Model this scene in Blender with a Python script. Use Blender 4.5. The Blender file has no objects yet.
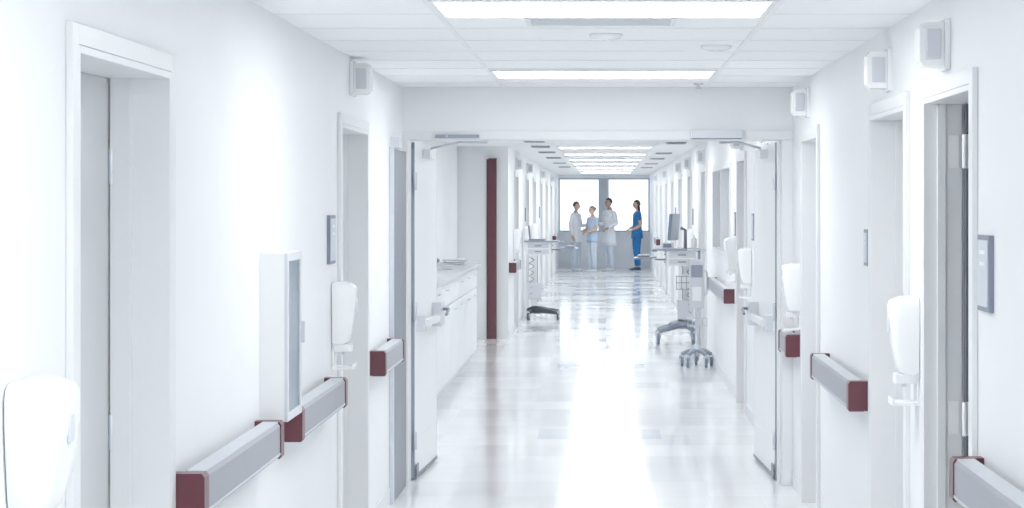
import bpy, bmesh, math, random
from mathutils import Vector, Matrix, Euler
random.seed(4)
F=1950.0; EYE=1.75; XL=-1.253; XR=1.154; H=2.46; YH=12.04; YE=51.3
# ---------------------------------------------------------------- materials
def mat(name,col,rough=0.5,metal=0.0,var=0.03,scale=6.0,bump=0.0,emit=0.0,coat=0.0):
    m=bpy.data.materials.new(name); m.use_nodes=True; nt=m.node_tree; n=nt.nodes; l=nt.links
    b=n['Principled BSDF']; b.inputs['Roughness'].default_value=rough; b.inputs['Metallic'].default_value=metal
    tc=n.new('ShaderNodeTexCoord'); no=n.new('ShaderNodeTexNoise'); no.inputs['Scale'].default_value=scale
    no.inputs['Detail'].default_value=3
    l.new(tc.outputs['Object'],no.inputs['Vector'])
    r=n.new('ShaderNodeValToRGB'); r.color_ramp.elements[0].position=.3; r.color_ramp.elements[1].position=.7
    r.color_ramp.elements[0].color=tuple(c*(1-var) for c in col)+(1,)
    r.color_ramp.elements[1].color=tuple(min(1,c*(1+var)) for c in col)+(1,)
    l.new(no.outputs['Fac'],r.inputs['Fac']); l.new(r.outputs['Color'],b.inputs['Base Color'])
    if bump:
        bp=n.new('ShaderNodeBump'); bp.inputs['Strength'].default_value=bump; bp.inputs['Distance'].default_value=.01
        l.new(no.outputs['Fac'],bp.inputs['Height']); l.new(bp.outputs['Normal'],b.inputs['Normal'])
    if coat: b.inputs['Coat Weight'].default_value=coat
    if emit:
        b.inputs['Emission Color'].default_value=tuple(col)+(1,); b.inputs['Emission Strength'].default_value=emit
    return m
M={}
M['wall']=mat('wall_paint',(.865,.882,.902),.5,var=.01,scale=2)
M['wallend']=mat('end_wall_paint',(.80,.835,.875),.45,var=.01,scale=2)
M['ceil']=mat('ceiling_tile',(.94,.95,.96),.9,var=.012,scale=60)
M['tbar']=mat('grid_bar',(.84,.86,.88),.4,var=.01)
M['frame']=mat('door_frame_paint',(.79,.80,.815),.35,var=.01)
M['leaf']=mat('door_leaf_laminate',(.61,.62,.635),.4,var=.03,scale=3)
M['leafw']=mat('white_door_leaf',(.87,.89,.91),.35,var=.01)
M['slate']=mat('slate_door',(.06,.07,.10),.4,var=.04)
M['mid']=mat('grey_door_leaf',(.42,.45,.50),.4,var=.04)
M['steel']=mat('brushed_steel',(.60,.64,.70),.35,.6,var=.04,scale=30)
M['dsteel']=mat('dark_steel',(.16,.18,.225),.4,.1,var=.04)
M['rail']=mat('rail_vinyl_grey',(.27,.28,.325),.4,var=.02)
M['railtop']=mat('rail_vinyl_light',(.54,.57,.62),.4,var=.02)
M['red']=mat('rail_end_burgundy',(.085,.009,.020),.35,var=.05)
M['plastic']=mat('white_plastic',(.90,.91,.92),.25,var=.005)
M['plas2']=mat('grey_plastic',(.64,.67,.72),.3,var=.01)
M['lens']=mat('sign_lens',(.60,.63,.68),.2,var=.02)
M['sign']=mat('sign_face',(.58,.63,.71),.4,var=.03)
M['signd']=mat('sign_border',(.16,.18,.25),.4,var=.03)
M['black']=mat('black_rubber',(.03,.035,.045),.5,var=.05)
M['bluegrey']=mat('bluegrey_plastic',(.16,.21,.30),.35,var=.03)
M['cartbase']=mat('cart_base_grey',(.26,.30,.38),.35,var=.03)
M['screen']=mat('screen_glass',(.04,.055,.085),.12,var=.02)
M['base']=mat('cove_base',(.78,.80,.83),.4,var=.02)
M['glassy']=mat('observation_glass',(.40,.45,.51),.08,var=.03)
M['counter']=mat('counter_top',(.64,.66,.70),.25,var=.03,scale=40)
M['cab']=mat('cabinet_laminate',(.84,.86,.89),.4,var=.01)
M['paper']=mat('paper',(.85,.87,.9),.8,var=.02)
M['panel']=mat('light_diffuser',(.94,.98,1),.5,var=0,emit=11)
M['vent']=mat('vent_metal',(.76,.78,.82),.5,var=.02)
M['vent2']=mat('dark_vent_metal',(.28,.31,.36),.5,var=.02)
M['skin']=mat('skin_light',(.60,.38,.29),.5,var=.03,scale=12)
M['skin2']=mat('skin_tan',(.40,.24,.17),.5,var=.03,scale=12)
M['hairb']=mat('hair_brown',(.09,.05,.035),.6,var=.2,scale=60)
M['haird']=mat('hair_dark',(.025,.02,.018),.55,var=.2,scale=60)
M['hairl']=mat('hair_blond',(.28,.20,.13),.6,var=.2,scale=60)
M['eye']=mat('eye_dark',(.03,.025,.02),.2); M['lip']=mat('lips',(.45,.18,.16),.5)
M['wcoat']=mat('white_coat_cloth',(.78,.81,.87),.8,var=.03,scale=14,bump=.3)
M['pale']=mat('pale_scrubs',(.42,.55,.73),.8,var=.05,scale=14,bump=.3)
M['palep']=mat('pale_trousers',(.58,.66,.78),.8,var=.05,scale=14,bump=.3)
M['blue']=mat('royal_blue_scrubs',(.006,.15,.46),.75,var=.15,scale=10,bump=.3)
M['shoe']=mat('white_shoes',(.7,.71,.74),.5); M['shoed']=mat('navy_shoes',(.05,.08,.15),.5)
# floor
def floormat():
    m=bpy.data.materials.new('polished_vinyl_floor'); m.use_nodes=True; nt=m.node_tree; n=nt.nodes; l=nt.links
    b=n['Principled BSDF']; tc=n.new('ShaderNodeTexCoord'); sx=n.new('ShaderNodeSeparateXYZ'); l.new(tc.outputs['Object'],sx.inputs[0])
    def mth(op,a,bv=None,c=None):
        q=n.new('ShaderNodeMath'); q.operation=op
        for i,v in enumerate((a,bv,c)):
            if v is None: continue
            if isinstance(v,(int,float)): q.inputs[i].default_value=v
            else: l.new(v,q.inputs[i])
        return q.outputs[0]
    br=n.new('ShaderNodeTexBrick'); l.new(tc.outputs['Object'],br.inputs['Vector'])
    br.offset=0.0; br.inputs['Scale'].default_value=1.0; br.inputs['Brick Width'].default_value=.305; br.inputs['Row Height'].default_value=.305
    br.inputs['Mortar Size'].default_value=.0015
    br.inputs['Color1'].default_value=(.88,.895,.91,1); br.inputs['Color2'].default_value=(.93,.94,.955,1); br.inputs['Mortar'].default_value=(.80,.82,.85,1)
    # accent bands across the corridor
    ym=mth('MODULO',mth('ADD',sx.outputs['Y'],3.9),6.1)
    inb=mth('LESS_THAN',ym,.61)
    ax=mth('ABSOLUTE',mth('ADD',sx.outputs['X'],.05)); inx=mth('LESS_THAN',ax,.46)
    acc=mth('MULTIPLY',inb,inx)
    mx=n.new('ShaderNodeMix'); mx.data_type='RGBA'; l.new(mth('MULTIPLY',acc,.7),mx.inputs['Factor'])
    l.new(br.outputs['Color'],mx.inputs[6]); mx.inputs[7].default_value=(.52,.60,.69,1)
    l.new(mx.outputs[2],b.inputs['Base Color'])
    # wax sheen varies from tile to tile
    wn=n.new('ShaderNodeTexWhiteNoise'); wn.noise_dimensions='2D'
    fl=n.new('ShaderNodeVectorMath'); fl.operation='FLOOR'; sc=n.new('ShaderNodeVectorMath'); sc.operation='SCALE'; sc.inputs[3].default_value=1/.61
    l.new(tc.outputs['Object'],sc.inputs[0]); l.new(sc.outputs[0],fl.inputs[0]); l.new(fl.outputs[0],wn.inputs['Vector'])
    no=n.new('ShaderNodeTexNoise'); no.inputs['Scale'].default_value=2.2; no.inputs['Detail'].default_value=2; l.new(tc.outputs['Object'],no.inputs['Vector'])
    rr=n.new('ShaderNodeMapRange'); rr.inputs['To Min'].default_value=.07; rr.inputs['To Max'].default_value=.26
    l.new(mth('ADD',mth('MULTIPLY',no.outputs['Fac'],.4),mth('MULTIPLY',wn.outputs['Value'],.6)),rr.inputs['Value']); l.new(rr.outputs[0],b.inputs['Roughness'])
    bp=n.new('ShaderNodeBump'); bp.inputs['Strength'].default_value=.10; bp.inputs['Distance'].default_value=.01
    l.new(no.outputs['Fac'],bp.inputs['Height']); l.new(bp.outputs['Normal'],b.inputs['Normal'])
    b.inputs['Coat Weight'].default_value=.45; b.inputs['Coat Roughness'].default_value=.07
    return m
M['floor']=floormat()
def glassmat():
    m=bpy.data.materials.new('clear_glass'); m.use_nodes=True; nt=m.node_tree; nt.nodes.clear(); n=nt.nodes;l=nt.links
    o=n.new('ShaderNodeOutputMaterial'); t=n.new('ShaderNodeBsdfTransparent'); t.inputs[0].default_value=(.92,.95,.97,1)
    g=n.new('ShaderNodeBsdfGlossy'); g.inputs['Roughness'].default_value=.05; x=n.new('ShaderNodeMixShader'); x.inputs[0].default_value=.08
    l.new(t.outputs[0],x.inputs[1]); l.new(g.outputs[0],x.inputs[2]); l.new(x.outputs[0],o.inputs[0]); return m
M['glass']=glassmat()
# ---------------------------------------------------------------- builder
class B:
    def __init__(s): s.bm=bmesh.new(); s.mats=[]
    def mi(s,m):
        if isinstance(m,str): m=M[m]
        if m not in s.mats: s.mats.append(m)
        return s.mats.index(m)
    def add(s,vs,fs,m,smooth=False):
        k=s.mi(m); bv=[s.bm.verts.new(v) for v in vs]; out=[]
        for f in fs:
            try: q=s.bm.faces.new([bv[i] for i in f]); q.material_index=k; q.smooth=smooth; out.append(q)
            except ValueError: pass
        return bv
    def box(s,x0,x1,y0,y1,z0,z1,m):
        if x0>x1:x0,x1=x1,x0
        if y0>y1:y0,y1=y1,y0
        if z0>z1:z0,z1=z1,z0
        v=[(x0,y0,z0),(x1,y0,z0),(x1,y1,z0),(x0,y1,z0),(x0,y0,z1),(x1,y0,z1),(x1,y1,z1),(x0,y1,z1)]
        s.add(v,[(0,3,2,1),(4,5,6,7),(0,1,5,4),(1,2,6,5),(2,3,7,6),(3,0,4,7)],m)
    def quadbox(s,pts,z0,z1,m):
        v=[(p[0],p[1],z0) for p in pts]+[(p[0],p[1],z1) for p in pts]; n=len(pts)
        s.add(v,[tuple(range(n))[::-1],tuple(range(n,2*n))]+[(i,(i+1)%n,n+(i+1)%n,n+i) for i in range(n)],m)
    def obox(s,c,size,rot,m):
        R=Euler(rot).to_matrix(); c=Vector(c); v=[]
        for z in(-.5,.5):
            for x,y in((-.5,-.5),(.5,-.5),(.5,.5),(-.5,.5)):
                v.append(c+R@Vector((x*size[0],y*size[1],z*size[2])))
        s.add(v,[(0,3,2,1),(4,5,6,7),(0,1,5,4),(1,2,6,5),(2,3,7,6),(3,0,4,7)],m)
    def rings(s,rs,m,smooth=True,caps=True):
        n=len(rs[0]); vs=[p for r in rs for p in r]; fs=[]
        for i in range(len(rs)-1):
            for j in range(n):
                a=i*n+j;b=i*n+(j+1)%n; fs.append((a,b,b+n,a+n))
        if caps: fs.append(tuple(range(n))[::-1]); fs.append(tuple(range(len(vs)-n,len(vs))))
        s.add(vs,fs,m,smooth)
    def tube(s,pts,rad,m,n=12,smooth=True,caps=True):
        pts=[Vector(p) for p in pts]
        if not isinstance(rad,(list,tuple)): rad=[rad]*len(pts)
        rs=[]; up=None
        for i,p in enumerate(pts):
            d=(pts[min(i+1,len(pts)-1)]-pts[max(i-1,0)]).normalized()
            if up is None: up=Vector((0,0,1)) if abs(d.z)<.9 else Vector((1,0,0))
            a=d.cross(up).normalized(); b=a.cross(d).normalized(); up=b
            rs.append([p+a*math.cos(t)*rad[i]+b*math.sin(t)*rad[i] for t in [2*math.pi*j/n for j in range(n)]])
        s.rings(rs,m,smooth,caps)
    def cyl(s,p0,p1,r,m,n=16,r2=None): s.tube([p0,p1],[r,r if r2 is None else r2],m,n)
    def ell(s,c,r,m,n=16,k=10,fn=None):
        rs=[]
        for i in range(k+1):
            ph=math.pi*(i/k); ph=min(max(ph,.02),math.pi-.02)
            ring=[]
            for j in range(n):
                t=2*math.pi*j/n; p=Vector((math.sin(ph)*math.cos(t),math.sin(ph)*math.sin(t),-math.cos(ph)))
                if fn: p=fn(p)
                ring.append(Vector((c[0]+p.x*r[0],c[1]+p.y*r[1],c[2]+p.z*r[2])))
            rs.append(ring)
        s.rings(rs,m,True,True)
    def finish(s,name,bevel=0.0,mtx=None):
        bmesh.ops.recalc_face_normals(s.bm,faces=s.bm.faces)
        if mtx is not None: s.bm.transform(mtx)
        xs=[v.co for v in s.bm.verts]
        c=Vector(((min(v.x for v in xs)+max(v.x for v in xs))/2,(min(v.y for v in xs)+max(v.y for v in xs))/2,min(v.z for v in xs)))
        for v in s.bm.verts: v.co-=c
        me=bpy.data.meshes.new(name); s.bm.to_mesh(me); s.bm.free()
        for m in s.mats: me.materials.append(m)
        o=bpy.data.objects.new(name,me); o.location=c; bpy.context.collection.objects.link(o)
        if bevel:
            md=o.modifiers.new('edge','BEVEL'); md.width=bevel; md.segments=2; md.limit_method='ANGLE'; md.angle_limit=math.radians(50)
        return o
def Xo(side,o): return (XL+o) if side<0 else (XR-o)   # o = distance out from wall into corridor
# ---------------------------------------------------------------- shell
TOPZ=2.12; CAS=.05
def wall(name,side,y0,y1,openings,t=.22):
    b=B(); y=y0
    for (a,c,zb,zt) in sorted(openings):
        b.box(Xo(side,0),Xo(side,-t),y,a,0,H,'wall')
        b.box(Xo(side,0),Xo(side,-t),a,c,zt,H,'wall')
        if zb>0: b.box(Xo(side,0),Xo(side,-t),a,c,0,zb,'wall')
        y=c
    b.box(Xo(side,0),Xo(side,-t),y,y1,0,H,'wall')
    return b.finish(name)
dn=[0]
def door(side,y0,y1,leaf='leaf',mode='closed',lever=True):
    dn[0]+=1; b=B(); P=.018; D=.20 if mode=='closed' else .12; a,c=y0+CAS,y1-CAS; e=.0005
    # casings on corridor face
    b.box(Xo(side,P),Xo(side,e),y0,a,0,TOPZ+CAS,'frame'); b.box(Xo(side,P),Xo(side,e),c,y1,0,TOPZ+CAS,'frame')
    b.box(Xo(side,P),Xo(side,e),a,c,TOPZ,TOPZ+CAS,'frame')
    # jamb linings
    b.box(Xo(side,P-.001),Xo(side,-D),a+e,a+.02,0,TOPZ-e,'frame'); b.box(Xo(side,P-.001),Xo(side,-D),c-.02,c-e,0,TOPZ-e,'frame')
    b.box(Xo(side,P-.001),Xo(side,-D),a+.02,c-.02,TOPZ-.02,TOPZ-e,'frame')
    if mode=='closed':
        b.box(Xo(side,-.09),Xo(side,-.15),a+.02,a+.036,0,TOPZ-.02,'frame'); b.box(Xo(side,-.09),Xo(side,-.15),c-.036,c-.02,0,TOPZ-.02,'frame')
        b.box(Xo(side,-.155),Xo(side,-.20),a+.021,c-.021,.008,TOPZ-.021,leaf)
        if lever:
            yl=a+.09
            b.cyl((Xo(side,-.155),yl,1.0),(Xo(side,-.13),yl,1.0),.028,'steel'); b.tube([(Xo(side,-.13),yl,1.0),(Xo(side,-.10),yl,1.0),(Xo(side,-.10),yl+.11,1.0)],.010,'steel')
        for z in (.3,1.1,1.85):
            b.cyl((Xo(side,-.148),c-.03,z-.05),(Xo(side,-.148),c-.03,z+.05),.008,'steel')
    else:
        b.box(Xo(side,-.03),Xo(side,-.06),a+.02,a+.036,0,TOPZ-.02,'frame'); b.box(Xo(side,-.03),Xo(side,-.06),c-.036,c-.02,0,TOPZ-.02,'frame')
        yf=c-.03
        b.box(Xo(side,-.125),Xo(side,-1.04),yf-.045,yf,.008,TOPZ-.02,leaf)
        for z in (.35,.98,1.93):
            b.cyl((Xo(side,-.118),yf-.055,z-.06),(Xo(side,-.118),yf-.055,z+.06),.009,'plastic')
            b.box(Xo(side,-.07),Xo(side,-.109),c-.026,c-.0205,z-.06,z+.06,'plastic')
            b.box(Xo(side,-.127),Xo(side,-.165),yf-.049,yf-.0455,z-.06,z+.06,'plastic')
        b.tube([(Xo(side,-.97),yf-.046,1.0),(Xo(side,-.97),yf-.09,1.0),(Xo(side,-.86),yf-.09,1.0)],.010,'steel')
    return b.finish('door_%d'%dn[0],.002)
ldoors1=[(4.52,5.6),(9.1,10.2)]
rdoors1=[(6.05,7.05,'slate','open'),(7.40,8.46,'leaf','closed'),(10.5,11.42,'leaf','closed')]
ldoors2=[(y,y+1.05) for y in (26.6,30.4,33.4,36.9,40.3,43.8,47.2)]
rdoors2=[(y,y+1.05) for y in (13.9,16.0,22.3,26.2,29.6,32.9,36.3,39.8,43.2,46.6)]
Y0=-3.0; YA=13.25; YB=25.0
op=lambda l:[(d[0]+CAS,d[1]-CAS,0,TOPZ) for d in l]
wall('wall_left',-1,Y0,YA,op(ldoors1))
wall('wall_left_far',-1,YB,YE,op(ldoors2))
wall('wall_right',1,Y0,YE,op(rdoors1)+op(rdoors2)+[(17.95,20.9,1.22,2.12)])
for d in ldoors1: door(-1,d[0],d[1])
for d in ldoors2: door(-1,d[0],d[1],'mid')
for d in rdoors1: door(1,*d)
for i,d in enumerate(rdoors2): door(1,d[0],d[1],'leaf' if i<2 else 'mid')
# alcove (nurse station) on the left
b=B(); b.box(-1.9,-2.1,YA-.2,YB+.2,0,H,'wall'); b.finish('wall_alcove_back')
b=B(); b.box(-1.9,XL-.22,YA-.2,YA,0,H,'wall'); b.finish('wall_alcove_near')
b=B(); b.box(-1.9,XL-.22,YB,YB+.2,0,H,'wall'); b.finish('wall_alcove_end')
# dark side room behind the open door
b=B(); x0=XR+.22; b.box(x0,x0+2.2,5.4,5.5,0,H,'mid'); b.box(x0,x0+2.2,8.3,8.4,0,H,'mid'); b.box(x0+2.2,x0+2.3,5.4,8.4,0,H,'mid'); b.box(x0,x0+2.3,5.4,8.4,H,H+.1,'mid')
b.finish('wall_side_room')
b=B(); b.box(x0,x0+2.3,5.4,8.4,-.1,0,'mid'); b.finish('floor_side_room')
# floor / ceiling
b=B(); b.box(-2.1,XR+.22,Y0,YE+.2,-.1,0,'floor'); o=b.finish('floor')
for v in o.data.vertices: v.co+=o.location-Vector((0,0,0))
o.location=(0,0,0)
b=B(); b.box(-2.1,XR+.22,Y0,YE+.2,H,H+.1,'ceil'); b.finish('ceiling')
b=B(); y=7.36
while y>-2.5: y-=.6
ys=[]
while y<YE: ys.append(y); y+=.6
for y in ys: b.box(XL,XR,y-.011,y+.011,H-.003,H+.002,'tbar')
for x in (-.635,.617): b.box(x-.011,x+.011,Y0,YE,H-.004,H+.002,'tbar')
b.finish('ceiling_grid')
# header bulkhead and door frame
b=B(); b.box(XL,XR,YH,YH+.25,2.19,H,'wall'); b.finish('wall_header')
b=B()
b.box(XL,XR,YH-.015,YH+.25,2.135,2.19,'frame')
b.box(XL,-1.222,YH-.015,YH+.2,0,2.135,'frame'); b.box(1.085,XR,YH-.015,YH+.25,0,2.135,'frame')
b.box(1.07,1.085,YH+.06,YH+.19,0,2.135,'frame')
b.finish('trim_1',.003)
# far wall + windows
b=B(); S=.96; T=2.38
b.box(XL,XR,YE,YE+.2,0,S,'wallend'); b.box(XL,XR,YE,YE+.2,T,H,'wallend')
b.finish('wall_far')
b=B()
b.box(-.155,.03,YE-.02,YE+.16,S,T,'mid'); b.finish('trim_2')
for i,(a,c) in enumerate(((XL,-.156),(.031,XR))):
    b=B(); e=.045
    b.box(a,a+e,YE+.0,YE+.12,S,T,'mid'); b.box(c-e,c,YE+.0,YE+.12,S,T,'mid'); b.box(a+e,c-e,YE+.0,YE+.12,S,S+e,'mid'); b.box(a+e,c-e,YE+.0,YE+.12,T-e,T,'mid')
    b.box(a+e,c-e,YE+.07,YE+.076,S+e,T-e,'glass'); b.box(a,c,YE-.06,YE-.001,S-.03,S+.0,'frame')
    b.finish('window_%d'%(i+1),.002)
# observation window right
b=B(); a,c,z0,z1=17.95,20.9,1.22,2.12
for yy in (a,c-.05,(a+c)/2-.03): b.box(Xo(1,.015),Xo(1,-.2),yy,yy+.05,z0+.05,z1-.05,'frame')
b.box(Xo(1,.015),Xo(1,-.2),a,c,z0,z0+.05,'frame'); b.box(Xo(1,.015),Xo(1,-.2),a,c,z1-.05,z1,'frame')
b.box(Xo(1,-.10),Xo(1,-.2),a+.04,c-.04,z0+.04,z1-.04,'glassy'); b.finish('window_3')
# baseboards
def baseb(name,side,y0,y1,doors):
    b=B(); y=y0
    for d in sorted(doors):
        if d[0]>y: b.box(Xo(side,.008),Xo(side,0),y,d[0],0,.10,'base')
        y=d[1]
    b.box(Xo(side,.008),Xo(side,0),y,y1,0,.10,'base'); b.finish(name)
baseb('baseboard_left',-1,Y0,11.25,ldoors1); baseb('baseboard_left_far',-1,YB+.02,YE,ldoors2)
baseb('baseboard_right',1,Y0,YH-.02,rdoors1); baseb('baseboard_right_far',1,YH+.26,YE,rdoors2)
# ---------------------------------------------------------------- ceiling fittings
yl=6.76-3.6*2
lights=[]
while yl<YE-3: lights.append(yl); yl+=3.6
for y in lights:
    if y<-2: continue
    b=B(); x0,x1=-.60,.575
    b.box(x0,x1,y+.02,y+.58,H-.012,H-.006,'panel')
    for (p,q,r_,s_) in ((x0-.02,x0,y,y+.6),(x1,x1+.017,y,y+.6),(x0,x1,y,y+.02),(x0,x1,y+.58,y+.6)): b.box(p,q,r_,s_,H-.016,H,'tbar')
    b.finish('ceiling_light')
def vent(x0,x1,y0,y1,m='vent'):
    b=B(); n=max(3,int((y1-y0)/.04))
    b.box(x0,x1,y0,y1,H-.004,H,m)
    for (p,q,r_,s_) in ((x0,x0+.02,y0,y1),(x1-.02,x1,y0,y1),(x0,x1,y0,y0+.02),(x0,x1,y1-.02,y1)): b.box(p,q,r_,s_,H-.014,H,m)
    for i in range(n):
        yy=y0+.03+(y1-y0-.06)*i/(n-1); b.obox(((x0+x1)/2,yy,H-.009),(x1-x0-.04,.018,.003),(.5,0,0),m)
    b.finish('air_vent')
vent(-.31,.27,7.4,7.72)
def smoke(x,y):
    b=B(); b.tube([(x,y,H),(x,y,H-.010),(x,y,H-.018),(x,y,H-.024)],[.07,.07,.06,.035],'plastic',20); b.cyl((x,y,H-.024),(x,y,H-.028),.012,'plastic'); b.finish('smoke_detector')
smoke(.0,8.25); smoke(.50,8.85)
def sprinkler(x,y):
    b=B(); b.cyl((x,y,H),(x,y,H-.012),.03,'steel'); b.cyl((x,y,H-.012),(x,y,H-.03),.008,'steel')
    for k in (-1,1): b.tube([(x,y,H-.02),(x+k*.014,y,H-.027),(x,y,H-.035)],.003,'steel',6)
    b.cyl((x,y,H-.035),(x,y,H-.038),.02,'steel'); b.finish('fire_sprinkler')
sprinkler(.55,11.6); sprinkler(.55,6.2)
for k,y in enumerate((22.4,24.6,27.4,30.9,35.,39.)):
    vent(-.95,-.72,y,y+.5,'vent2'); 
    if k!=1: vent(.72,.95,y+.6,y+1.1,'vent2')
# ---------------------------------------------------------------- handrails
def rail(side,y0,y1):
    b=B()
    prof=[(.03,.84),(.088,.84),(.094,.848),(.094,.952),(.086,.964),(.03,.964)]
    cap=.065
    def ext(a,c,m,g=0.0):
        rs=[[Vector((Xo(side,o_+(g if o_>.05 else 0)),yy,z+(g if z>.9 else -g))) for o_,z in prof] for yy in (a,c)]
        b.rings(rs,m,False)
    ext(y0+cap,y1-cap,'rail'); ext(y0,y0+cap,'red',.004); ext(y1-cap,y1,'red',.004)
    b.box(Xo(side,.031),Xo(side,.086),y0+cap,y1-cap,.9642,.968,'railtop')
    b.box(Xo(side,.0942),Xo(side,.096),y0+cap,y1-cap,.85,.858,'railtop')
    n=max(2,int((y1-y0)/.8))
    for i in range(n):
        yy=y0+.12+(y1-y0-.24)*i/(n-1); b.box(Xo(side,0),Xo(side,.03),yy-.03,yy+.03,.87,.93,'plas2')
    b.box(Xo(side,0),Xo(side,.03),y0,y0+.05,.838,.968,'red'); b.box(Xo(side,0),Xo(side,.03),y1-.05,y1,.838,.968,'red')
    b.finish('handrail')
for a in ((5.61,7.0),(7.42,8.72),(10.22,11.2),(25.1,26.5),(34.5,36.8),(38.0,40.2),(44.9,47.1)): rail(-1,*a)
for a in ((4.0,6.0),(8.5,10.1),(11.47,11.98),(17.5,20.3),(27.4,29.5),(34.,36.2),(41.,43.1)): rail(1,*a)
# ---------------------------------------------------------------- dispensers
def dispenser(side,y,z=1.10,w=.15,tray=True):
    b=B(); 
    def ring(zz,dep,ww,n=20):
        r=[]
        for j in range(n):
            t=math.pi*j/(n-1); cx=math.cos(t); sy=math.sin(t)
            e=.55; r.append(Vector((Xo(side,.004+dep*abs(sy)**e),y+ww/2*math.copysign(abs(cx)**e,cx),zz)))
        return r
    hs=[(0,.055,w*.72),(.01,.070,w*.78),(.05,.080,w*.85),(.12,.094,w*.93),(.20,.105,w),(.25,.105,w),(.272,.095,w*.95),(.285,.06,w*.8)]
    b.rings([ring(z+a,d,q) for a,d,q in hs],'plastic')
    b.box(Xo(side,.001),Xo(side,.012),y-w*.38,y+w*.38,z-.02,z+.27,'plas2')
    b.box(Xo(side,.01),Xo(side,.085),y-.04,y+.04,z-.035,z+.0,'plastic'); b.cyl((Xo(side,.05),y,z-.05),(Xo(side,.05),y,z-.03),.010,'plas2')
    b.box(Xo(side,.104),Xo(side,.1105),y-.02,y+.02,z+.15,z+.21,'plas2')
    if tray:
        b.box(Xo(side,.001),Xo(side,.008),y-.045,y+.045,z-.11,z-.02,'plastic'); b.box(Xo(side,.001),Xo(side,.10),y-.055,y+.055,z-.115,z-.103,'plastic')
        b.box(Xo(side,.095),Xo(side,.10),y-.055,y+.055,z-.103,z-.088,'plastic')
    b.finish('sanitizer_dispenser',.002)
dispenser(-1,4.18,1.085,.27); dispenser(-1,8.95,1.10); dispenser(1,7.225,1.115,.16); dispenser(1,11.62,1.10,.19)
dispenser(-1,26.35,1.1); dispenser(1,15.5,1.10); dispenser(1,17.3,1.15); dispenser(1,25.9,1.1); dispenser(-1,33.,1.1); dispenser(-1,29.9,1.1);dispenser(1,32.3,1.1)
# ---------------------------------------------------------------- corridor dome lights over the doors
def dome(side,y,z=2.205):
    b=B(); b.box(Xo(side,0),Xo(side,.018),y-.07,y+.07,z-.01,z+.16,'plastic')
    rs=[[Vector((Xo(side,o_),y+k*w_,zz)) for o_,k in ((.018,-1),(d_,-.75),(d_,.75),(.018,1))] for zz,d_,w_ in ((z,.085,.055),(z+.02,.10,.06),(z+.13,.10,.06),(z+.15,.085,.055))]
    b.rings(rs,'plastic',False)
    b.box(Xo(side,.03),Xo(side,.08),y-.068,y-.05,z+.025,z+.125,'lens')
    b.finish('call_dome_light',.003)
dome(-1,9.6,2.28); dome(1,6.6); dome(1,7.93,2.21); dome(1,11.1,2.24)
for y in (27.1,30.9,37.4,44.3): dome(-1,y)
for y in (14.4,16.5,22.8,26.7,30.1,36.8,43.7): dome(1,y,2.2)
# ---------------------------------------------------------------- signs
def sign(side,y0,y1,z0,z1):
    b=B(); b.box(Xo(side,0),Xo(side,.015),y0,y1,z0,z1,'signd'); b.box(Xo(side,.015),Xo(side,.018),y0+.015,y1-.015,z0+.015,z1-.015,'sign')
    h=z1-z0
    for k in (.2,.35): b.box(Xo(side,.018),Xo(side,.019),y0+.05,y1-.05,z1-h*k-.012,z1-h*k,'paper')
    b.finish('room_sign',.001)
sign(-1,8.75,8.93,1.47,1.69); sign(1,5.80,5.98,1.42,1.65); sign(1,8.50,8.62,1.47,1.63)
for y in (15.1,17.2,25.7,32.1): sign(1,y,y+.18,1.45,1.66)
for y in (30.1,36.5): sign(-1,y,y+.18,1.45,1.66)
# glass fronted wall cabinet
b=B(); y0,y1,z0,z1,d=7.05,7.38,.955,1.565,.09; t=.012
b.box(Xo(-1,0),Xo(-1,.01),y0+t,y1-t,z0+t,z1-t,'plastic')
for (a,c,e,f) in ((y0,y0+t,z0,z1),(y1-t,y1,z0,z1),(y0+t,y1-t,z0,z0+t),(y0+t,y1-t,z1-t,z1)): b.box(Xo(-1,0),Xo(-1,d),a,c,e,f,'plastic')
for (a,c,e,f) in ((y0,y0+.03,z0,z1),(y1-.03,y1,z0,z1),(y0+.03,y1-.03,z0,z0+.03),(y0+.03,y1-.03,z1-.03,z1)): b.box(Xo(-1,d+.0005),Xo(-1,d+.012),a,c,e,f,'plas2')
b.box(Xo(-1,d+.002),Xo(-1,d+.006),y0+.03,y1-.03,z0+.03,z1-.03,'glass')
b.box(Xo(-1,.012),Xo(-1,.03),y0+.05,y1-.05,z0+.06,z1-.2,'bluegrey'); b.box(Xo(-1,.031),Xo(-1,.035),y0+.08,y1-.08,z0+.2,z0+.4,'paper')
b.box(Xo(-1,d+.0125),Xo(-1,d+.025),y1-.022,y1-.010,1.22,1.3,'steel')
b.finish('glass_wall_cabinet')
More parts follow.
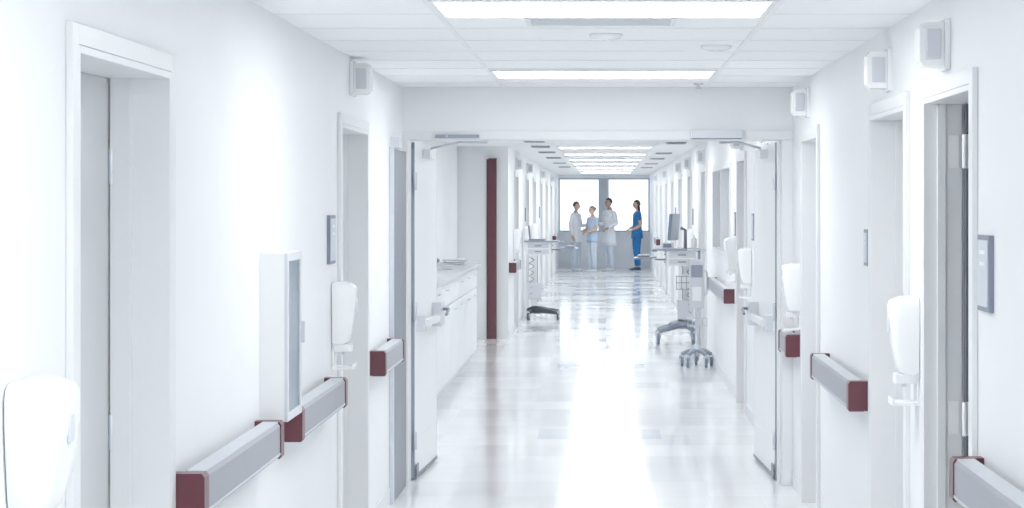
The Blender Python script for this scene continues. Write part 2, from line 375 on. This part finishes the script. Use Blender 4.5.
# ---------------------------------------------------------------- double door leaves
def leafobj(hx,hy,ex,ey,inner,name):
    b=B(); dv=Vector((ex-hx,ey-hy,0)); L=dv.length; dv.normalize(); nn=Vector((inner,0,0)); nn=(nn-dv*nn.dot(dv)).normalized()
    def q(s0,s1,t0,t1,z0,z1,m):
        ps=[]
        for s_,t_ in ((s0,t0),(s1,t0),(s1,t1),(s0,t1)):
            p=Vector((hx,hy,0))+dv*s_+nn*t_; ps.append((p.x,p.y))
        b.quadbox(ps,z0,z1,m)
    def pt(s_,t_,z): 
        p=Vector((hx,hy,0))+dv*s_+nn*t_; return (p.x,p.y,z)
    q(0,L,-.045,0,.01,2.125,'leafw')
    q(-.004,-.0002,-.047,.002,.01,2.125,'cartbase'); q(L+.0002,L+.004,-.047,.002,.01,2.125,'frame')
    q(.03,L-.03,.0002,.003,.02,.26,'leafw') ; q(.0,.10,.0082,.014,.01,.10,'dsteel'); q(.0,L,.0032,.008,.012,.03,'dsteel')
    # panic bar
    q(.10,.18,0,.05,.93,1.03,'plas2'); q(L-.22,L-.03,0,.06,.92,1.08,'plas2'); q(.18,L-.2,.03,.058,.955,1.0,'plastic')
    b.tube([pt(L-.12,.06,1.03),pt(L-.12,.10,1.03),pt(L-.24,.10,1.0)],.010,'dsteel')
    for z in (.25,1.06,1.88):
        b.cyl(pt(-.012,.008,z-.055),pt(-.012,.008,z+.055),.011,'steel'); q(0,.045,.0002,.003,z-.055,z+.055,'plas2')
    # closer arm
    q(.35,.62,0,.05,2.03,2.09,'plastic')
    return b,pt
b,pt=leafobj(-1.205,12.26,-1.15,13.23,1,'')
b.tube([pt(.5,.03,2.10),(-.95,12.7,2.14),(-.75,12.31,2.125)],.008,'steel',8); b.finish('corridor_double_door',.002)
b,pt=leafobj(1.065,12.26,1.015,13.33,-1,'')
b.tube([pt(.5,.03,2.10),(.86,12.7,2.14),(.72,12.31,2.125)],.008,'steel',8); b.finish('corridor_double_door',.002)
b=B(); b.box(.53,.83,YH-.075,YH-.0152,2.142,2.192,'plas2'); b.box(.52,.529,YH-.078,YH-.0152,2.14,2.194,'steel'); b.box(.831,.84,YH-.078,YH-.0152,2.14,2.194,'steel'); b.box(.525,.835,YH-.077,YH-.02,2.137,2.1415,'dsteel'); b.finish('door_closer',.002)
b=B(); b.box(-1.05,-.78,YH-.045,YH-.0152,2.145,2.165,'cartbase'); b.cyl((-.98,YH-.05,2.155),(-.98,YH-.016,2.155),.007,'steel'); b.finish('door_closer',.003)
# steel covered jamb panel left before the double door
b=B(); b.box(Xo(-1,.001),Xo(-1,.02),11.30,12.02,0,2.06,'dsteel'); b.box(Xo(-1,.001),Xo(-1,.026),11.27,11.299,0,2.07,'steel'); b.box(Xo(-1,.001),Xo(-1,.05),11.35,11.5,2.065,2.13,'plas2'); b.finish('corner_guard',.002)
# red upright at alcove corner
b=B(); b.box(-1.50,-1.40,YB-.07,YB-.005,0,2.30,'red'); b.box(-1.505,-1.395,YB-.075,YB-.003,2.3,2.31,'red'); b.box(-1.53,-1.501,YB-.04,YB-.005,0,2.3,'red'); b.finish('burgundy_column_guard',.003)
# ---------------------------------------------------------------- counter
b=B(); c0,c1=13.45,21.6; xf=-1.42; xb=-1.895
b.box(xb,xf-.03,c0,c1,.10,1.04,'cab'); b.box(xb,xf-.08,c0,c1,0,.10,'plas2'); b.box(xb,xf+.03,c0-.01,c1+.02,1.04,1.08,'counter')
n=9; w=(c1-c0)/n
for i in range(n):
    a=c0+i*w
    for z0,z1 in ((.12,.80),(.82,1.02)):
        b.box(xf-.03,xf-.012,a+.008,a+w-.008,z0,z1,'cab'); b.cyl((xf+.008,a+w*.4,z1-.06),(xf+.008,a+w*.6,z1-.06),.005,'steel',8)
        for k in (.4,.6): b.cyl((xf-.012,a+w*k,z1-.06),(xf+.008,a+w*k,z1-.06),.004,'steel',8)
b.finish('nurse_station_counter',.003)
def tray(x,y):
    b=B(); 
    for k in range(2): b.box(x-.12,x+.12,y-.16,y+.16,1.081+k*.04,1.085+k*.04,'cartbase'); b.box(x-.115,x+.1,y-.14,y+.14,1.086+k*.04,1.10+k*.04,'paper')
    for sx in (-.118,.112):
        for sy in (-.158,.152): b.box(x+sx,x+sx+.006,y+sy,y+sy+.006,1.081,1.14,'plas2')
    b.finish('paper_tray')
tray(-1.62,20.9)
b=B(); b.obox((-1.62,19.4,1.118),(.2,.18,.04),(0,.15,0),'plas2'); b.tube([(-1.68,19.33,1.165),(-1.68,19.35,1.175),(-1.68,19.45,1.175),(-1.68,19.48,1.165)],[.022,.016,.016,.022],'dsteel'); b.finish('desk_phone',.004)
# ---------------------------------------------------------------- carts
def caster(b,x,y,r=.05,m='bluegrey'):
    b.cyl((x-.014,y,r),(x+.014,y,r),r,m,18); b.cyl((x-.018,y,r),(x+.018,y,r),r*.45,'plas2',12)
    b.tube([(x,y,2*r+.035),(x,y,2*r+.015)],.014,'steel',10)
    for k in (-.022,.022): b.tube([(x+k,y,r),(x+k,y+.01,2*r+.012)],[.007,.009],'plas2',8)
    b.box(x-.028,x+.028,y-.015,y+.03,2*r+.008,2*r+.02,'plas2')
def wow(cx,cy,basemat='cartbase',wm='bluegrey',mirror=1,monitor=True,name='computer_cart',bs=1.0,fl=.03):
    # user side faces -X*mirror
    b=B(); s=mirror
    X=lambda v: cx+s*v
    R=.055*bs; zb=2*R+fl
    for y in (-.22,.22):
        b.tube([(X(-.24),cy+y,zb),(X(-.14),cy+y*.9,zb+fl),(X(.0),cy+y*.45,zb+fl*2.3),(X(.10),cy,zb+fl*2.6)],[.028,.034,.042,.05],basemat,12)
        b.tube([(X(.20),cy+y,zb),(X(.16),cy+y*.5,zb+fl*1.3),(X(.10),cy,zb+fl*2.6)],[.028,.036,.05],basemat,12)
        caster(b,X(-.24),cy+y,R,wm); caster(b,X(.20),cy+y,R,wm)
    b.ell((X(.06),cy,zb+fl*2.6),(.17,.13,.06),basemat)
    # column
    b.obox((X(.12),cy,.62),(.10,.12,.84),(0,0,0),'plastic'); b.box(X(.06),X(.069),cy-.03,cy+.03,.27,1.02,'cartbase')
    b.obox((X(.10),cy,.42),(.20,.24,.24),(0,0,0),'plas2')
    # cabinet with drawers
    b.box(X(-.14),X(.24),cy-.21,cy+.21,.96,1.15,'plastic')
    for k in range(2):
        b.box(X(-.1405),X(-.15),cy-.2,cy+.2,.965+k*.093,1.05+k*.093,'plas2'); b.box(X(-.151),X(-.165),cy-.06,cy+.06,1.0+k*.093,1.01+k*.093,'bluegrey')
    for k in range(2): b.box(X(-.11),X(.2),cy-.2135,cy-.2105,.98+k*.085,1.045+k*.085,'plas2'); b.box(X(.0),X(.1),cy-.22,cy-.214,1.005+k*.085,1.02+k*.085,'bluegrey')
    # work surface
    b.box(X(-.26),X(.26),cy-.26,cy+.26,1.151,1.175,'cartbase')
    b.tube([(X(-.26),cy-.24,1.15),(X(-.31),cy-.22,1.15),(X(-.31),cy+.22,1.15),(X(-.26),cy+.24,1.15)],.011,'bluegrey',10)
    # keyboard tray
    b.obox((X(-.40),cy,1.06),(.28,.48,.018),(0,-.05*s,0),'cartbase'); b.obox((X(-.42),cy,1.079),(.15,.42,.016),(0,-.05*s,0),'dsteel')
    for i in range(4):
        for j in range(10): b.obox((X(-.47+i*.033),cy-.18+j*.04,1.092),(.026,.032,.008),(0,-.05*s,0),'bluegrey')
    b.box(X(-.28),X(-.1),cy-.1,cy+.1,1.03,1.045,'dsteel')
    # wire basket on the side
    if monitor:
        for z in (.68,.76,.84):
            b.tube([(X(-.02),cy-.12,z),(X(-.02),cy-.30,z),(X(.22),cy-.30,z),(X(.22),cy-.12,z)],.006,'cartbase',6)
        for k in range(5):
            b.tube([(X(-.02+k*.06),cy-.13,.68),(X(-.02+k*.06),cy-.30,.68),(X(-.02+k*.06),cy-.30,.84)],.005,'cartbase',6)
        b.box(X(.02),X(.18),cy-.28,cy-.18,.69,.86,'plastic')
        b.tube([(X(.2),cy-.18,1.175),(X(.2),cy-.18,1.29),(X(.2),cy-.18,1.31),(X(.2),cy-.18,1.34)],[.032,.032,.014,.012],'plastic')
        b.box(X(-.2),X(-.05),cy-.2,cy-.05,1.176,1.25,'plas2'); b.box(X(-.18),X(-.08),cy-.206,cy-.2005,1.19,1.235,'bluegrey')
        b.tube([(X(.10),cy,1.175),(X(.10),cy,1.40),(X(.04),cy,1.43)],[.022,.02,.02],'dsteel')
        b.obox((X(-.04),cy,1.44),(.035,.46,.33),(0,.08*s,-.25*s),'bluegrey'); b.obox((X(-.060),cy-.006,1.44),(.01,.43,.30),(0,.08*s,-.25*s),'screen')
    b.tube([(X(.15+.035*math.cos(t*.8)),cy-.09+.035*math.sin(t*.8),.93-t*.012) for t in range(50)],.006,'cartbase',6)
    b.finish(name,.004)
wow(.885,24.2,bs=1.15)
wow(-.96,29.2,'black','black',mirror=-1,monitor=False,name='medication_cart',bs=.85,fl=.012)
# laptop on left cart
b=B(); b.obox((-1.03,29.15,1.187),(.24,.34,.02),(0,0,0),'dsteel'); b.obox((-1.145,29.15,1.30),(.015,.34,.2),(0,-.1,0),'dsteel'); b.obox((-1.134,29.15,1.30),(.006,.31,.18),(0,-.1,0),'screen'); b.finish('laptop',.002)
# instrument stand
b=B(); cx,cy=.965,20.75
for k in range(5):
    t=2*math.pi*k/5+.3; x,y=cx+.165*math.cos(t),cy+.165*math.sin(t)
    b.tube([(cx,cy,.17),(cx+.085*math.cos(t),cy+.085*math.sin(t),.165),(x,y,.13)],[.032,.026,.02],'cartbase',10); caster(b,x,y,.05)
b.tube([(cx,cy,.14),(cx,cy,.22),(cx,cy,.24),(cx,cy,1.22)],[.05,.045,.02,.018],'steel',14)
b.box(cx-.075,cx+.075,cy-.05,cy+.05,.62,1.14,'plas2'); b.box(cx-.06,cx+.06,cy-.056,cy-.0505,.95,1.08,'cartbase'); b.box(cx-.05,cx+.05,cy-.056,cy-.0505,.70,.85,'plastic')
b.tube([(cx+.075,cy,.75),(cx+.11,cy,.78),(cx+.11,cy,1.0),(cx+.075,cy,1.03)],.01,'plas2',8)
b.tube([(cx-.04,cy,1.20),(cx-.10,cy,1.24),(cx+.10,cy,1.24),(cx+.04,cy,1.20)],.010,'steel',8)
for z in (.44,.52): b.tube([(cx-.1,cy-.02,z),(cx-.1,cy-.16,z),(cx+.1,cy-.16,z),(cx+.1,cy-.02,z),(cx-.1,cy-.02,z)],.004,'steel',6)
for k in range(5): b.tube([(cx-.1+k*.05,cy-.02,.44),(cx-.1+k*.05,cy-.16,.44),(cx-.1+k*.05,cy-.16,.52)],.004,'steel',6)
b.finish('vitals_monitor_stand',.003)
# ---------------------------------------------------------------- people
def skin_body(nodes,edges,root):
    me=bpy.data.meshes.new('tmp'); names=list(nodes); idx={k:i for i,k in enumerate(names)}
    me.from_pydata([nodes[k][0] for k in names],[(idx[a],idx[c]) for a,c in edges],[]); ob=bpy.data.objects.new('tmp',me); bpy.context.collection.objects.link(ob)
    sk=ob.modifiers.new('s','SKIN'); sk.use_smooth_shade=True
    for k in names:
        d=me.skin_vertices[0].data[idx[k]]; r=nodes[k][1]; d.radius=(r[0],r[1]) if isinstance(r,tuple) else (r,r); d.use_root=(k==root)
    ss=ob.modifiers.new('u','SUBSURF'); ss.levels=2; ss.render_levels=2
    dg=bpy.context.evaluated_depsgraph_get(); ev=ob.evaluated_get(dg); m2=ev.to_mesh()
    vs=[v.co.copy() for v in m2.vertices]; fs=[tuple(p.vertices) for p in m2.polygons]; ev.to_mesh_clear()
    bpy.data.objects.remove(ob); bpy.data.meshes.remove(me); return vs,fs
def hand(b,w,d,palmn,m,side):
    w=Vector(w); d=Vector(d).normalized(); pn=Vector(palmn); pn=(pn-d*pn.dot(d)).normalized(); sd=d.cross(pn).normalized()*side
    rs=[]
    for s_,wd,th in ((-.02,.026,.020),(.0,.026,.019),(.03,.038,.017),(.065,.042,.015),(.088,.040,.012)):
        c=w+d*s_; rs.append([c+sd*math.cos(t)*wd+pn*math.sin(t)*th for t in [2*math.pi*j/12 for j in range(12)]])
    b.rings(rs,m)
    for off,L in ((.030,.072),(.010,.080),(-.011,.075),(-.031,.058)):
        p=w+d*.075+sd*off; pts=[p]; cur=d.copy()
        for k in range(3):
            cur=(cur+pn*.28).normalized(); pts.append(pts[-1]+cur*L*(.45,.32,.25)[k])
        b.tube([pts[0]]+pts[1:],[.0095,.009,.008,.006],m,8)
    p=w+d*.025+sd*.028; q=p+(sd*.8+d*.8).normalized()*.035+pn*.008; b.tube([p,q,q+d*.028+pn*.008],[.013,.011,.008],m,8)
def person(name,X,Y,rot,h,top,pants,skin,hair,hairstyle,shoes,arms,coat=0,head_turn=0.0,sleeves='short',fem=True,lean=0.0):
    b=B(); sh=.165 if fem else .19
    el,wr,er,wr2=arms
    stance=.085
    n={'pel':((0,0,.95),(.165,.125)),'bel':((0,-.01,1.10),(.135,.105)),'che':((0,-.005,1.27),(.16,.118)),'uch':((0,.01,1.40),(.13,.09)),
       'nk':((0,.012,1.49),(.058,.055)),'nk2':((0,0,1.58),(.05,.05))}
    e=[('pel','bel'),('bel','che'),('che','uch'),('uch','nk'),('nk','nk2')]
    A={}
    for k,sg,E_,W_ in (('l',1,el,wr),('r',-1,er,wr2)):
        S_=Vector((sg*sh,.01,1.425)); E_=Vector(E_); W_=Vector(W_); mid=S_.lerp(E_,.6); fm=E_.lerp(W_,.35)
        n['sh'+k]=(tuple(S_),.066); n['m'+k]=(tuple(mid),.056); n['el'+k]=(tuple(E_),.046 if sleeves=='short' else .054); n['f'+k]=(tuple(fm),.043 if sleeves=='short' else .05); n['w'+k]=(tuple(W_),.029 if sleeves=='short' else .040)
        e+=[('uch','sh'+k),('sh'+k,'m'+k),('m'+k,'el'+k),('el'+k,'f'+k),('f'+k,'w'+k)]; A[k]=(E_,W_)
        n['hp'+k]=((sg*.085,0,.88),.115); n['th'+k]=((sg*.092,-.012,.68),.098); n['kn'+k]=((sg*stance,-.012,.48),.078); n['cf'+k]=((sg*stance,.012,.30),.074); n['an'+k]=((sg*stance,.015,.09),.062)
        e+=[('pel','hp'+k),('hp'+k,'th'+k),('th'+k,'kn'+k),('kn'+k,'cf'+k),('cf'+k,'an'+k)]
    vs,fs=skin_body(n,e,'pel')
    segs=[]
    for a,c in e:
        lab=pants if (a[:2] in('hp','th','kn','cf')) else top
        if c in('nk2',) : lab=skin
        if sleeves=='short' and (a[0] in 'mf' and a[:2] in('ml','mr','fl','fr') or a[:2]=='el'): lab=skin
        if a=='pel' and c[:2]=='hp': lab=pants
        segs.append((Vector(n[a][0]),Vector(n[c][0]),lab))
    def near(p):
        best=9;bl=top
        for a,c,l_ in segs:
            ac=c-a; t=max(0,min(1,(p-a).dot(ac)/ac.length_squared)); dd=(p-(a+ac*t)).length
            if dd<best: best=dd; bl=l_
        return bl
    bv=[b.bm.verts.new(v) for v in vs]
    for f in fs:
        c=sum((vs[i] for i in f),Vector())/len(f)
        q=b.bm.faces.new([bv[i] for i in f]); q.smooth=True; q.material_index=b.mi(near(c))
    hem=.80 if not coat else coat; fl=.0 if not coat else .03
    zs=[(1.33,.150,.108),(1.20,.150,.112),(1.08,.150,.115),(.98,.172,.132),(.90,.188,.142)]+([(hem,.192,.145)] if not coat else [(.75,.205,.155),(hem,.215+fl,.165)])
    N=28; rs=[]
    for i,(z,rx,ry) in enumerate(zs):
        rs.append([Vector(((rx+(.006*math.sin(7*t)*i/3))*math.cos(t),(ry+.006*math.sin(5*t)*i/3)*math.sin(t),z)) for t in [2*math.pi*j/N for j in range(N)]])
    b.rings(rs,top,True,True)
    b.tube([(.085*math.cos(t),.012+.075*math.sin(t)-(.03 if math.sin(t)<-.5 else 0),1.475-(.05 if math.sin(t)<-.5 else 0)) for t in [2*math.pi*j/16 for j in range(17)]],.012,top,8,caps=False)
    for sg in (1,-1):
        rs=[]
        for y,wd,ht in ((.075,.022,.035),(.06,.034,.07),(.02,.04,.085),(-.05,.043,.065),(-.11,.047,.05),(-.155,.04,.04),(-.18,.018,.025)):
            rs.append([Vector((sg*(stance+.008)+wd*math.cos(t),y,max(.002,ht/2+ht/2*math.sin(t)))) for t in [2*math.pi*j/12 for j in range(12)]])
        b.rings(rs,shoes)
    for k,sg in (('l',1),('r',-1)):
        E_,W_=A[k]; d=W_-E_; pn=Vector((-sg,0,0)) if abs(d.normalized().z)>.7 else Vector((0,0,-1)).lerp(Vector((0,1,0)),.5)
        hand(b,W_,d,pn,skin,1 if (sg>0) else -1)
    hc=Vector((0,-.015,1.655)); Rz=Matrix.Rotation(head_turn,3,'Z'); hb=B()
    def hf(p):
        p=p.copy(); z=p.z
        if z<0: k=1-.38*(-z)**1.6; p.x*=k; p.y*=(1-.18*(-z)) if p.y<0 else (1-.45*(-z))
        g=math.exp(-((p.x/.16)**2+((z+.12)/.22)**2))
        if p.y<0: p.y-=.20*g
        for sx in (-.38,.38):
            g2=math.exp(-(((p.x-sx)/.2)**2+((z-.06)/.14)**2))
            if p.y<0: p.y+=.10*g2
        return p
    hb.ell(hc,(.074,.092,.115),skin,28,20,hf)
    for sx in (-1,1):
        hb.ell(hc+Vector((sx*.029,-.078,.007)),(.011,.009,.007),'eye',8,6); hb.ell(hc+Vector((sx*.075,.01,-.005)),(.009,.019,.03),skin,10,8)
        hb.ell(hc+Vector((sx*.029,-.086,.026)),(.017,.005,.004),hair,8,5)
    hb.ell(hc+Vector((0,-.086,-.053)),(.021,.007,.007),'lip',10,6)
    def hairf(p):
        p=p.copy()
        if p.y<-.15 and p.z<.48: p.y=-.15+ (p.y+.15)*.1
        lim=-.25 if hairstyle!='short' else -.05
        if p.z<lim: p.z=lim+(p.z-lim)*.25; p.x*=.85
        return p
    hb.ell(hc+Vector((0,.010,.014)),(.083,.098,.117),hair,24,18,hairf)
    if hairstyle=='pony':
        hb.tube([hc+Vector(q) for q in ((0,.09,.05),(0,.13,.03),(0,.135,-.05),(0,.11,-.15),(0,.10,-.19))],[.022,.028,.028,.02,.006],hair,12)
    if hairstyle=='bun': hb.ell(hc+Vector((0,.11,.045)),(.04,.038,.04),hair,14,10)
    if hairstyle=='long':
        rs=[]
        for z,rx,y0_ in ((.04,.084,.0),(-.03,.084,.015),(-.10,.08,.03),(-.17,.078,.035),(-.22,.06,.035)):
            rs.append([hc+Vector((rx*math.cos(t),y0_+.07*max(math.sin(t),-.15),z)) for t in [2*math.pi*j/18 for j in range(18)]])
        hb.rings(rs,hair)
    hb.bm.transform(Matrix.Translation(hc)@Rz.to_4x4()@Matrix.Translation(-hc))
    off=[b.mi(m) for m in hb.mats]
    vm={v:b.bm.verts.new(v.co) for v in hb.bm.verts}
    for f in hb.bm.faces:
        q=b.bm.faces.new([vm[v] for v in f.verts]); q.smooth=True; q.material_index=off[f.material_index]
    hb.bm.free()
    s=h/1.775
    b.finish(name,0,Matrix.Translation((X,Y,0))@Matrix.Rotation(rot,4,'Z')@Matrix.Scale(s,4))
r90=math.pi/2
person('nurse_in_white',-.76,49.5,r90*.7,1.76,'wcoat','palep','skin','hairb','short','shoe',((.24,-.02,1.15),(.13,-.24,1.18),(-.25,.04,1.15),(-.27,-.05,.90)),coat=.74,sleeves='long')
person('nurse_in_pale_scrubs',-.34,48.7,-r90*.6,1.65,'pale','palep','skin','hairl','bun','shoe',((.22,-.03,1.15),(.10,-.25,1.08),(-.22,-.03,1.15),(-.08,-.26,1.12)),sleeves='short')
person('doctor_in_white_coat',.08,49.4,-r90*.6,1.85,'wcoat','palep','skin2','haird','short','shoe',((.27,.03,1.15),(.22,-.2,1.05),(-.27,.03,1.15),(-.12,-.24,1.14)),coat=.62,sleeves='long',fem=False)
person('nurse_in_blue_scrubs',.80,50.2,-r90*.85,1.80,'blue','blue','skin','haird','long','shoed',((.23,.04,1.14),(.16,-.17,1.02),(-.23,.04,1.14),(-.14,-.17,1.04)),sleeves='short')
# ---------------------------------------------------------------- world, camera, colour
w=bpy.data.worlds.new('daylight'); bpy.context.scene.world=w; w.use_nodes=True
bg=w.node_tree.nodes['Background']; bg.inputs[0].default_value=(.91,.96,1,1); bg.inputs[1].default_value=1.9
cam=bpy.data.cameras.new('camera'); co=bpy.data.objects.new('camera',cam); bpy.context.collection.objects.link(co)
co.location=(0,0,EYE); co.rotation_euler=(math.pi/2,0,0); cam.sensor_width=36; cam.lens=F/1024*36
cam.shift_x=(512-606)/1024; cam.shift_y=(202-254)/1024; cam.clip_end=200
bpy.context.scene.camera=co
vs=bpy.context.scene.view_settings; vs.view_transform='Standard'; vs.look='None'; vs.exposure=0.45; vs.gamma=1.25
